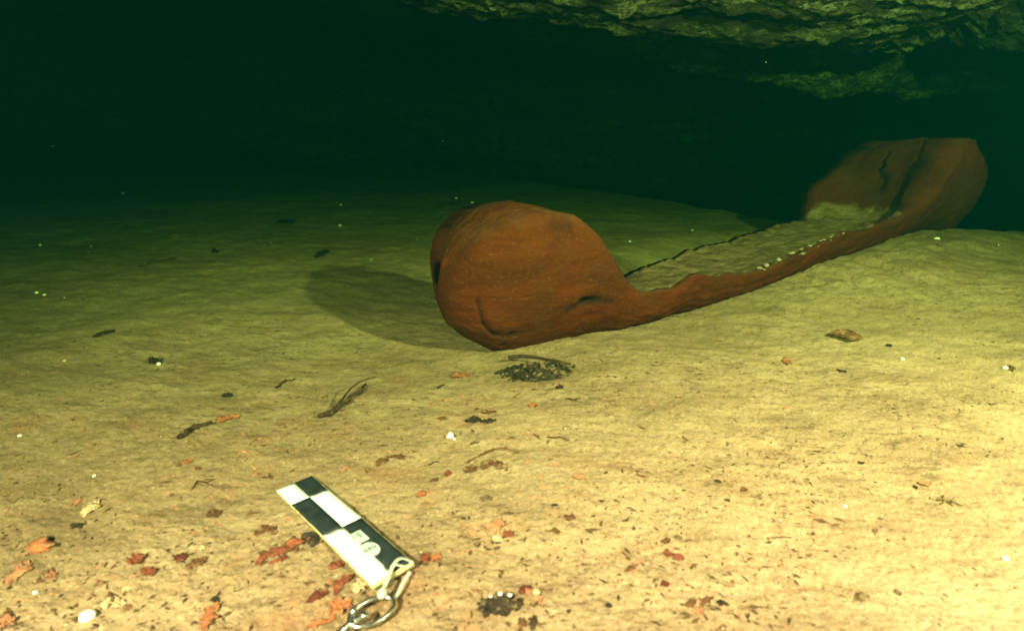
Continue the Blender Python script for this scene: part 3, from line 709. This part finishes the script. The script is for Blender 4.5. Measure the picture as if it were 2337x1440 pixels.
def twig_thing(pts, w, mat, lab, branches, seed):
    r = np.random.RandomState(seed)
    Q, Ln = path_pts(pts, 16)
    u = np.linspace(0, 1, 16); rad = w*0.5*(1-0.45*u)*(1+0.18*np.sin(u*19+seed))
    w = w*(1.7 if branches and w > .006 else 1.15); rad = rad*(1.7 if branches and w > .006 else 1.15)
    z = floor_z(Q[:, 0], Q[:, 1]) + rad*0.6 + 0.05*Ln*np.sin(u*math.pi)**2 + 0.03*Ln*u**3
    P = np.c_[Q, z]; P[:, :2] += 0.25*w*r.randn(16, 2)
    c = np.array([*Q.mean(0), fz(*Q.mean(0))])
    if not branches:
        o = link('twig', tube_mesh('twig', P, rad, origin=c), LM[mat], loc=c)
    else:
        o = empty('twig', c); link('stem', tube_mesh('stem', P, rad, origin=c), LM[mat], o)
        for b in branches:
            B, bl = path_pts(b, 9); ub = np.linspace(0, 1, 9)
            i0 = int(np.argmin(np.linalg.norm(Q-B[0], axis=1)))
            zb = floor_z(B[:, 0], B[:, 1])+w*0.2+0.25*bl*np.sin(ub*1.9)
            zb = zb*ub + P[i0, 2]*(1-ub); B = B + (P[i0, :2]-B[0])*(1-ub)[:, None]
            link('branch', tube_mesh('branch', np.c_[B, zb], w*0.36*(1-0.6*ub), 6, c), LM[mat], o)
    tag(o, lab, 'twig', 'twigs and rootlets on the sand')
def heap_thing(pts, w, mat, lab, seed):
    r = np.random.RandomState(seed)
    P = np.array(pts); c = P.mean(0); c3 = np.array([c[0], c[1], fz(*c)])
    Ln = np.linalg.norm(P[0]-P[1])
    o = empty('debris_heap', c3)
    # low irregular mound
    n, k = 28, 7
    v = []; f = []
    for i in range(k):
        for j in range(n):
            a = 2*math.pi*j/n; q = i/(k-1)
            rr = (0.28+0.72*q*0+0)*0; rad = (0.40*Ln*abs(math.cos(a))**1.2+0.42*w*abs(math.sin(a))+0.12*w)*(1+0.45*float(fbm(math.cos(a)*2+seed, math.sin(a)*2, 3, seed)))*(q+0.02)
            x = c[0]+rad*math.cos(a); y = c[1]+rad*math.sin(a)
            h = 0.013*(1-q**1.6)*(0.7+0.9*float(fbm(x*90, y*90, 3, seed+2)))-0.002*q
            v.append((x-c[0], y-c[1], fz(x, y)+h-c3[2]))
    for i in range(k-1):
        for j in range(n):
            f.append((i*n+j, (i+1)*n+j, (i+1)*n+(j+1) % n, i*n+(j+1) % n))
    f.append(tuple(range(n-1, -1, -1)))
    link('mound', mesh('mound', v, f), LM[mat], o)
    chips = [blob_mesh('fragment', 1.0, seed+q, (1, 0.6, 0.4), 1, 0.5) for q in range(4)]
    for q, cm in enumerate(chips): cm.materials.append([LM['char'], LM['grey_brown'], LM['dark'], LM['grey_brown']][q])
    nchip = 170 if Ln > 0.08 else 70
    for i in range(nchip):
        a = r.rand()*2*math.pi; q = r.rand()**0.6*1.25
        x = c[0]+q*0.47*Ln*math.cos(a); y = c[1]+q*(0.60*w)*math.sin(a)
        s = (0.0022+0.0050*r.rand()**2)*(1.3 if Ln > .08 else 0.9)
        b = link('fragment', chips[[0, 0, 1, 2, 3, 0][i % 6]], None, o, (x-c[0], y-c[1], fz(x, y)-c3[2]+0.010*max(0, 1-q)+s*0.2))
        b.scale = (s*1.1, s*1.3, s*1.1); b.rotation_euler = (r.rand(), r.rand(), r.rand()*6)
    if Ln > 0.08:
        d = (P[1]-P[0]); pp = np.stack([P[0]+d*t for t in np.linspace(0, 1.0, 12)])
        pp[:, 1] += 0.012*np.sin(np.linspace(0, 5, 12))
        z = floor_z(pp[:, 0], pp[:, 1])+0.014
        link('stick', tube_mesh('stick', np.c_[pp, z], 0.0045*(1-0.5*np.linspace(0, 1, 12)), 7, c3), LM['dark'], o)
    else:
        for i in range(3):
            a = r.rand()*6.28; s = 0.0016+0.0014*r.rand()
            x = c[0]+0.3*Ln*math.cos(a); y = c[1]+0.3*w*math.sin(a)
            b = link('white_grain', blob_mesh('white_grain', s, seed+i, sub=1), M['white'], o, (x-c[0], y-c[1], fz(x, y)-c3[2]+0.010))
    tag(o, lab, 'debris heap', 'dark debris heaps on the sand')
def build_debris():
    for k, e in enumerate(DEBRIS):
        kind, pts, w, mat, lab = e[:5]; seed = 300+k*7
        if kind in ('leaf', 'strip'):
            me, c = leaf_mesh('leaf_scrap', pts, w, seed, kind == 'strip')
            o = link('leaf_scrap', me, LM[mat], loc=c)
            tag(o, lab, 'leaf scrap', 'leaf scraps on the sand')
        elif kind == 'twig': twig_thing(pts, w, mat, lab, e[5], seed)
        elif kind == 'pebble':
            x, y = pts[0]; z = fz(x, y)
            me = blob_mesh('pebble', w*0.5, seed, (1.08, 0.95, 0.72), 2, 0.22 if mat != 'white' or w > .012 else 0.15)
            if 'irregular' in lab: me = blob_mesh('pebble', w*0.55, seed, (1.1, 0.8, 0.6), 2, 0.8)
            zz = z+w*0.22
            if 'on top of the dark rock' in lab: zz = z+w*0.9
            o = link('pebble', me, LM[mat], loc=(x, y, zz)); o.rotation_euler.z = seed
            tag(o, lab, 'pebble', 'pebbles and shell bits on the sand')
        elif kind == 'lump':
            x, y = np.mean(pts, 0)
            o = link('leaf_scrap' if mat == 'orange' else 'pellet', blob_mesh('lump', w*0.42, seed, (1.1, 0.9, 0.6), 3, 0.7), LM[mat], loc=(x, y, fz(x, y)+w*0.12))
            tag(o, lab, 'leaf scrap' if mat == 'orange' else 'pellet')
        elif kind == 'heap': heap_thing(pts, w, mat, lab, seed)
build_debris()

# ------------------------------------------------------------------ uncountable grit, litter crumbs and motes
def scatter(name, n, fn_xy, size, mat, lab, flat=0.5, elong=1.6, seed=1):
    r = np.random.RandomState(seed)
    x, y = fn_xy(r, n); n = len(x)
    z = floor_z(x, y)
    s = size[0]+(size[1]-size[0])*r.rand(n)**3
    base = np.array([(1,0,0),(-1,0,0),(0,1,0),(0,-1,0),(0,0,1),(0,0,-1)], float)
    tri = np.array([(0,2,4),(2,1,4),(1,3,4),(3,0,4),(2,0,5),(1,2,5),(3,1,5),(0,3,5)])
    V = base[None]*s[:, None, None]*np.stack([elong*(0.6+0.8*r.rand(n)), 0.5+0.7*r.rand(n), flat*(0.5+r.rand(n))], 1)[:, None, :]
    V += (r.rand(n, 6, 3)-0.5)*s[:, None, None]*0.5
    a = r.rand(n)*6.283; ca, sa = np.cos(a)[:, None], np.sin(a)[:, None]
    X = V[..., 0]*ca-V[..., 1]*sa + x[:, None]; Y = V[..., 0]*sa+V[..., 1]*ca + y[:, None]
    Z = V[..., 2] + z[:, None] + s[:, None]*flat*0.3
    v = np.stack([X, Y, Z], -1).reshape(-1, 3); f = (tri[None]+6*np.arange(n)[:, None, None]).reshape(-1, 3)
    me = bpy.data.meshes.new(name); me.from_pydata(v.tolist(), [], f.tolist()); me.update()
    o = link(name, me, mat); tag(o, kind='stuff'); o['label'] = lab; return o
def patchy(th, sx, seed, ymax=3.6):
    def f(r, n):
        x = (r.rand(n*6)*2-1); y = 0.42+(ymax-0.42)*r.rand(n*6)**1.7
        x = x*(0.9*y+0.15)
        m = fbm(x*sx*0.7, y*sx*1.3, 4, seed) > th
        return x[m][:n], y[m][:n]
    return f
def left_near(r, n):
    x = -0.75+1.25*r.rand(n*5); y = 0.44+0.75*r.rand(n*5)**1.2
    m = (fbm(x*6, y*9, 4, 77) > 0.06)
    return x[m][:n], y[m][:n]
scatter('dark_grit', 9000, patchy(0.05, 3.0, 201), (0.0006, 0.0032), M['dark'], 'dark organic crumbs strewn over the pale sand', 0.35, 2.0, 11)
scatter('brown_grit', 7000, patchy(-0.02, 4.0, 211), (0.0006, 0.0026), LM['grey_brown'], 'fine brown silt crumbs strewn over the sand', 0.4, 1.7, 12)
scatter('pale_grit', 1500, patchy(-0.1, 5.0, 221), (0.0005, 0.0018), LM['cream'], 'fine pale shell grit on the sand', 0.6, 1.2, 13)
scatter('leaf_crumbs', 900, left_near, (0.0008, 0.0050), LM['pink'], 'reddish leaf crumbs on the foreground sand', 0.2, 1.8, 14)
scatter('dark_leaf_crumbs', 500, left_near, (0.0008, 0.0055), LM['brown'], 'brown leaf crumbs on the foreground sand', 0.25, 1.9, 15)
def far_sand(r, n):
    y = 1.9+3.0*r.rand(n); x = (r.rand(n)*2-1)*y*0.85
    m = y < interp(x, EDGE)-0.15
    return x[m], y[m]
scatter('far_shell_grit', 110, far_sand, (0.0015, 0.0042), M['white'], 'sparse white shell grit on the far sand', 0.7, 1.1, 16)
def build_motes():
    r = np.random.RandomState(3); v = []; f = []
    n = 60
    for i in range(n):
        y = 0.9+4.2*r.rand(); x = (r.rand()*2-1)*0.8*y; z = 0.12+(0.55+0.05*y)*r.rand()
        if z < fz(x, y)+0.05: continue
        s = (0.0007+0.0016*r.rand()**3)*(0.5+0.35*y)*0.8
        b = len(v)
        for d in ((1,0,0),(-1,0,0),(0,1,0),(0,-1,0),(0,0,1),(0,0,-1)): v.append((x+d[0]*s, y+d[1]*s, z+d[2]*s))
        for q in ((0,2,4),(2,1,4),(1,3,4),(3,0,4),(2,0,5),(1,2,5),(3,1,5),(0,3,5)): f.append([b+k for k in q])
    o = link('drifting_particles', mesh('drifting_particles', v, f), M['mote']); tag(o, kind='stuff')
    o['label'] = 'tiny pale particles drifting in the water'
build_motes()

# ------------------------------------------------------------------ scale bar, cable tie, metal clip
def box(name, x0, x1, y0, y1, z0, z1, mat, parent, bev=0.0):
    bm = bmesh.new(); bmesh.ops.create_cube(bm, size=1.0)
    for p in bm.verts:
        p.co = Vector(((x0+x1)/2+p.co.x*(x1-x0), (y0+y1)/2+p.co.y*(y1-y0), (z0+z1)/2+p.co.z*(z1-z0)))
    if bev: bmesh.ops.bevel(bm, geom=list(bm.edges), offset=bev, segments=2, affect='EDGES', profile=0.5)
    me = bpy.data.meshes.new(name); bm.to_mesh(me); bm.free()
    return link(name, me, mat, parent)
def cell(name, x0, x1, y0, y1, z, h, mat, parent, chew=0.0, seed=0, nx=14):
    """thin printed field that follows the slight bow of the board"""
    xs = np.linspace(x0, x1, nx); ys = np.linspace(y0, y1, 5)
    X, Y = np.meshgrid(xs, ys, indexing='ij')
    e = chew*fbm(X*60+seed, Y*70, 3, 400+seed)
    Y = Y + np.where(Y < -BW/2+1e-4, np.maximum(e, 0), 0) - np.where(Y > BW/2-1e-4, np.maximum(e, 0), 0)
    Z = bow(X) + z
    return link(name, solid_sheet(name, np.stack([X, Y, Z], -1), h), mat, parent)
BL, BW = 0.279, 0.053
def bow(x): return 0.0016*np.sin(np.asarray(x)/BL*math.pi)+0.0
P0 = np.array([-0.3160, 0.8366]); P1 = np.array([-0.1369, 0.6262])
bd = (P1-P0)/np.linalg.norm(P1-P0); bang = math.atan2(bd[1], bd[0])
z0b = fz(*P0)+0.0035; z1b = fz(*P1)+0.015
pitchb = math.asin((z1b-z0b)/BL)
board = empty('scale_bar', (P0[0], P0[1], z0b), (0, 0, 0))
board.rotation_euler = (Matrix.Rotation(bang, 4, 'Z') @ Matrix.Rotation(-pitchb, 4, 'Y') @ Matrix.Rotation(math.radians(3.0), 4, 'X')).to_euler()
tag(board, 'black and white chequered scale bar lying on the sand in the foreground', 'scale bar')
xs = np.linspace(-0.001, BL+0.002, 34); ys = np.linspace(-BW/2-0.0012, BW/2+0.0012, 7)
X, Y = np.meshgrid(xs, ys, indexing='ij')
Y = Y + np.sign(Y)*(np.abs(Y) > BW/2)*0.0012*fbm(X*55, Y*40, 3, 391)
link('backing_board', solid_sheet('backing_board', np.stack([X, Y, bow(X)], -1), 0.0045), M['edge'], board)
c1, c2 = 0.054, 0.154
k = 0.0006
cell('black_field', 0, c1, 0.0002, BW/2, k, 0.0008, M['board_black'], board, 0.002, 1)
cell('white_field', 0, c1, -BW/2, -0.0002, k, 0.0008, M['board_white'], board, 0.0008, 2)
cell('white_field', c1+.0003, c2, 0.0002, BW/2, k, 0.0008, M['board_white'], board, 0.0006, 3)
cell('black_field', c1+.0003, c2, -BW/2, -0.0002, k, 0.0008, M['board_black'], board, 0.0022, 4)
cell('black_field', c2+.0003, BL-0.003, 0.0002, BW/2, k, 0.0008, M['board_black'], board, 0.0016, 5)
cell('white_field', c2+.0003, BL-0.001, -BW/2, -0.0002, k, 0.0008, M['board_white'], board, 0.0010, 6)
# small label with a few printed bars, oval sticker with three short words of scribble
def zt(x): return float(bow(x))+0.0010
lb = box('label_sticker', 0.178, 0.203, -0.004, 0.0125, zt(.19)-0.0003, zt(.19)+0.0004, M['sticker'], board)
for (a, b, c, d) in ((.182, .1835, .003, .010), (.1865, .188, .003, .010), (.191, .1925, .003, .010), (.1825, .192, .0062, .0070), (.184, .1905, -.001, .0002)):
    box('print', a, b, c, d, zt(.19)+0.00045, zt(.19)+0.0007, M['ink'], lb)
bs = box('stamp', 0.172, 0.196, -0.0135, -0.0065, zt(.185)-0.0002, zt(.185)+0.0003, M['blueink'], board)
n = 36; ov = [(0.222+0.0150*math.cos(2*math.pi*i/n), 0.003+0.0105*math.sin(2*math.pi*i/n)) for i in range(n)]
v = [(x, y, zt(.22)+0.0005) for x, y in ov]+[(x, y, zt(.22)-0.0003) for x, y in ov]
f = [tuple(range(n)), tuple(range(2*n-1, n-1, -1))]+[(i, i+n, (i+1) % n+n, (i+1) % n) for i in range(n)]
oval = link('oval_sticker', mesh('oval_sticker', v, f, False), M['sticker'], board)
def stroke(x0, y0, x1, y1, par, w=0.0011):
    d = np.array([x1-x0, y1-y0]); L_ = np.linalg.norm(d); d /= L_; nn = np.array([-d[1], d[0]])*w/2
    z = zt(.22)+0.00075; a = np.array([x0, y0]); b = np.array([x1, y1])
    q = [a-nn, b-nn, b+nn, a+nn]
    v = [(*p, z) for p in q]+[(*p, z-0.0003) for p in q]
    link('print', mesh('print', v, [(0,1,2,3),(7,6,5,4),(0,4,5,1),(1,5,6,2),(2,6,7,3),(3,7,4,0)], False), M['ink'], par)
# three blocky letters across the oval: U A H
def L2(u, v_): return (0.2215+v_*0.9, 0.0028-u*0.9)     # text runs across the board, its foot towards the near end
for (a, b, c, d) in ((-.008,-.0035,-.008,.003),(-.008,.003,-.0045,.003),(-.0045,.003,-.0045,-.0035),
                     (-.0022,.003,0,-.0035),(0,-.0035,.0022,.003),(-.0012,.0008,.0012,.0008),
                     (.0045,-.0035,.0045,.003),(.008,-.0035,.008,.003),(.0045,0,.008,0)):
    p = L2(a, b); q = L2(c, d); stroke(p[0], p[1], q[0], q[1], oval)

def smooth_path(P, n):
    P = np.array(P, float); d = np.r_[0, np.cumsum(np.linalg.norm(np.diff(P, axis=0), axis=1))]
    t = np.linspace(0, d[-1], n); Q = np.stack([np.interp(t, d, P[:, i]) for i in range(3)], 1)
    for _ in range(4): Q[1:-1] = 0.25*Q[:-2]+0.5*Q[1:-1]+0.25*Q[2:]
    return Q
def ribbon(name, P, w, th, mat, parent, side):
    P = np.array(P); n = len(P); v = []; f = []
    T = np.gradient(P, axis=0); T /= np.linalg.norm(T, axis=1, keepdims=True)
    for i in range(n):
        s_ = np.cross(T[i], np.array(side)); s_ /= np.linalg.norm(s_); nn = np.cross(s_, T[i])
        for (a, b) in ((-1, -1), (1, -1), (1, 1), (-1, 1)): v.append(P[i]+s_*a*w/2+nn*b*th/2)
    for i in range(n-1):
        for k_ in range(4): f.append((i*4+k_, i*4+(k_+1) % 4, i*4+4+(k_+1) % 4, i*4+4+k_))
    f += [(3, 2, 1, 0), tuple(4*n-4+q for q in range(4))]
    return link(name, mesh(name, v, f, False), mat, parent)
def W3(x, y, h): return np.array([x, y, fz(x, y)+h])
hole = np.array(board.matrix_basis @ Vector((BL-0.010, 0.014, 0.0015)))
tie = empty('cable_tie', tuple(W3(-0.139, 0.587, 0.0)))
tag(tie, 'pale nylon cable tie looped through the corner of the scale bar', 'cable tie')
head = W3(-0.1400, 0.587, 0.020)
to = np.array(tie.location)
edgec = np.array(board.matrix_basis @ Vector((BL+0.0035, 0.020, 0.003)))
up_side = (0.3, 0.3, 1)
ribbon('strap', smooth_path([head-to, head*0.55+hole*0.45-to+[-.002, 0, .004], hole-to+[-.002, -.002, .006], hole-to+[.004, .006, .004], edgec-to+[.003, .004, .001]], 22), 0.0042, 0.0012, M['tie'], tie, up_side)
ribbon('strap', smooth_path([edgec-to+[.003, .004, .001], edgec-to+[.002, -.004, -.001], edgec-to+[-.008, -.006, .004], hole-to+[-.006, -.006, .004], head*0.5+hole*0.5-to+[-.001, -.002, .003], head-to+[.0, .0, .001]], 24), 0.0038, 0.0012, M['tie'], tie, up_side)
ribbon('strap', smooth_path([edgec-to+[.001, -.004, -.006], edgec-to+[-.004, -.020, -.008], head-to+[.012, .002, -.012], head-to+[.004, 0, -.002]], 20), 0.0034, 0.0011, M['tie'], tie, up_side)
hd = link('tie_head', blob_mesh('tie_head', 0.0056, 9, (0.9, 1.25, 0.85), 3, 0.10), M['tie'], tie, tuple(head-to))
hd.rotation_euler = (0.3, 0, -0.2)

clip = empty('metal_clip', tuple(W3(-0.152, 0.566, 0.0)))
tag(clip, 'shiny steel ring clip fastened by the cable tie at the lower frame edge', 'ring clip')
cl = np.array(clip.location)
rc = W3(-0.1475, 0.5675, 0.010)
th = math.radians(42)
def ring_pt(a, rx=0.0255, ry=0.0145):
    u_, v_ = rx*math.cos(a), ry*math.sin(a)
    x = u_*math.cos(th)-v_*math.sin(th); y = u_*math.sin(th)+v_*math.cos(th)
    return rc+np.array([x, y, 0.002+0.15*v_])-cl
def closed_tube(name, P, R, sides, mat, parent):
    n = len(P); v = []; f = []
    for i in range(n):
        T = P[(i+1) % n]-P[i-1]; T /= np.linalg.norm(T)
        s1 = np.cross(T, [0, 0, 1.0]); s1 /= np.linalg.norm(s1); s2 = np.cross(s1, T)
        for k_ in range(sides):
            a = 2*math.pi*k_/sides; v.append(P[i]+R*(math.cos(a)*s1+math.sin(a)*s2))
    for i in range(n):
        for k_ in range(sides):
            f.append((i*sides+k_, i*sides+(k_+1) % sides, ((i+1) % n)*sides+(k_+1) % sides, ((i+1) % n)*sides+k_))
    return link(name, mesh(name, v, f), mat, parent)
closed_tube('ring', np.array([ring_pt(2*math.pi*i/48) for i in range(48)]), 0.0026, 10, M['metal'], clip)
sp = W3(-0.1655, 0.5535, 0.012)
def lathe(name, prof, base, axis, mat, parent, sides=20):
    axis = np.array(axis, float); axis /= np.linalg.norm(axis)
    s1 = np.cross(axis, [0.1, 0.2, 1]); s1 /= np.linalg.norm(s1); s2 = np.cross(axis, s1)
    v = []; f = []
    for (t, r_) in prof:
        for k_ in range(sides):
            a = 2*math.pi*k_/sides; v.append(np.array(base)+axis*t+r_*(math.cos(a)*s1+math.sin(a)*s2))
    n = len(prof)
    for i in range(n-1):
        for k_ in range(sides): f.append((i*sides+k_, i*sides+(k_+1) % sides, (i+1)*sides+(k_+1) % sides, (i+1)*sides+k_))
    f += [tuple(range(sides-1, -1, -1)), tuple((n-1)*sides+k_ for k_ in range(sides))]
    return link(name, mesh(name, v, f), mat, parent)
lathe('swivel', [(0, .0040), (.001, .0056), (.006, .0060), (.007, .0045), (.009, .0042), (.010, .0062), (.0145, .0062), (.0155, .0040)], sp-cl+[.005, .006, -.001], (-0.45, -0.9, 0.05), M['metal'], clip)
lathe('bolt_knob', [(0, .0022), (.004, .0024), (.0045, .0045), (.009, .0048), (.010, .003)], sp-cl+[.009, .001, .001], (0.5, 0.2, 0.75), M['metal'], clip)
lathe('gate_hinge', [(0, .0030), (.001, .0042), (.006, .0042), (.007, .0030)], sp-cl+[-.003, .010, .001], (0.5, 0.3, 0.6), M['metal'], clip)
hook = [sp-cl+np.array(q) for q in ((-.004, -.006, 0), (-.012, -.016, 0), (-.014, -.034, 0), (-.006, -.050, 0), (.008, -.054, 0), (.016, -.044, 0), (.014, -.032, 0))]
link('hook', tube_mesh('hook', smooth_path(hook, 26), [0.0036]*26, 10), M['metal'], clip)

# ------------------------------------------------------------------ pale crust stuck along the low near wall of the canoe
def build_crust():
    r = np.random.RandomState(21)
    hull = [c for c in canoe.children if c.name == 'hull'][0]
    co = np.zeros(len(hull.data.vertices)*3, np.float32); hull.data.vertices.foreach_get('co', co); co = co.reshape(-1, 3)
    s_, q_ = to_sq(co[:, 0], co[:, 1])
    kinds = [blob_mesh('crust_lump', 1.0, 900+i, (1.3, 0.9, 0.5), 1, 0.7) for i in range(4)]
    cm = [leafy('pale_crust', (0.26, 0.20, 0.13), (0.50, 0.43, 0.31), 0.2), LM['grey_brown']]
    for i, k_ in enumerate(kinds): k_.materials.append(cm[0] if i < 3 else cm[1])
    for i in range(74):
        sv = 0.88 + 0.36*r.rand(); qv = -0.185 + 0.085*abs(r.randn())*(0.8 if sv < 1.05 else 0.35)
        j = np.where((np.abs(s_-sv) < 0.012) & (np.abs(q_-qv) < 0.02))[0]
        if len(j) == 0: continue
        j = j[np.argmax(co[j, 2])]
        b = link('crust_lump', kinds[i % 4], None, canoe, None)
        b.matrix_parent_inverse = Matrix.Translation(-Vector(canoe.location))
        b.location = Vector(co[j].tolist())+Vector((0, 0, 0.001)); z_ = 0.0025+0.0065*r.rand()**2
        b.scale = (z_, z_, z_*0.8); b.rotation_euler = (r.rand()*.5, r.rand()*.5, r.rand()*6)
build_crust()
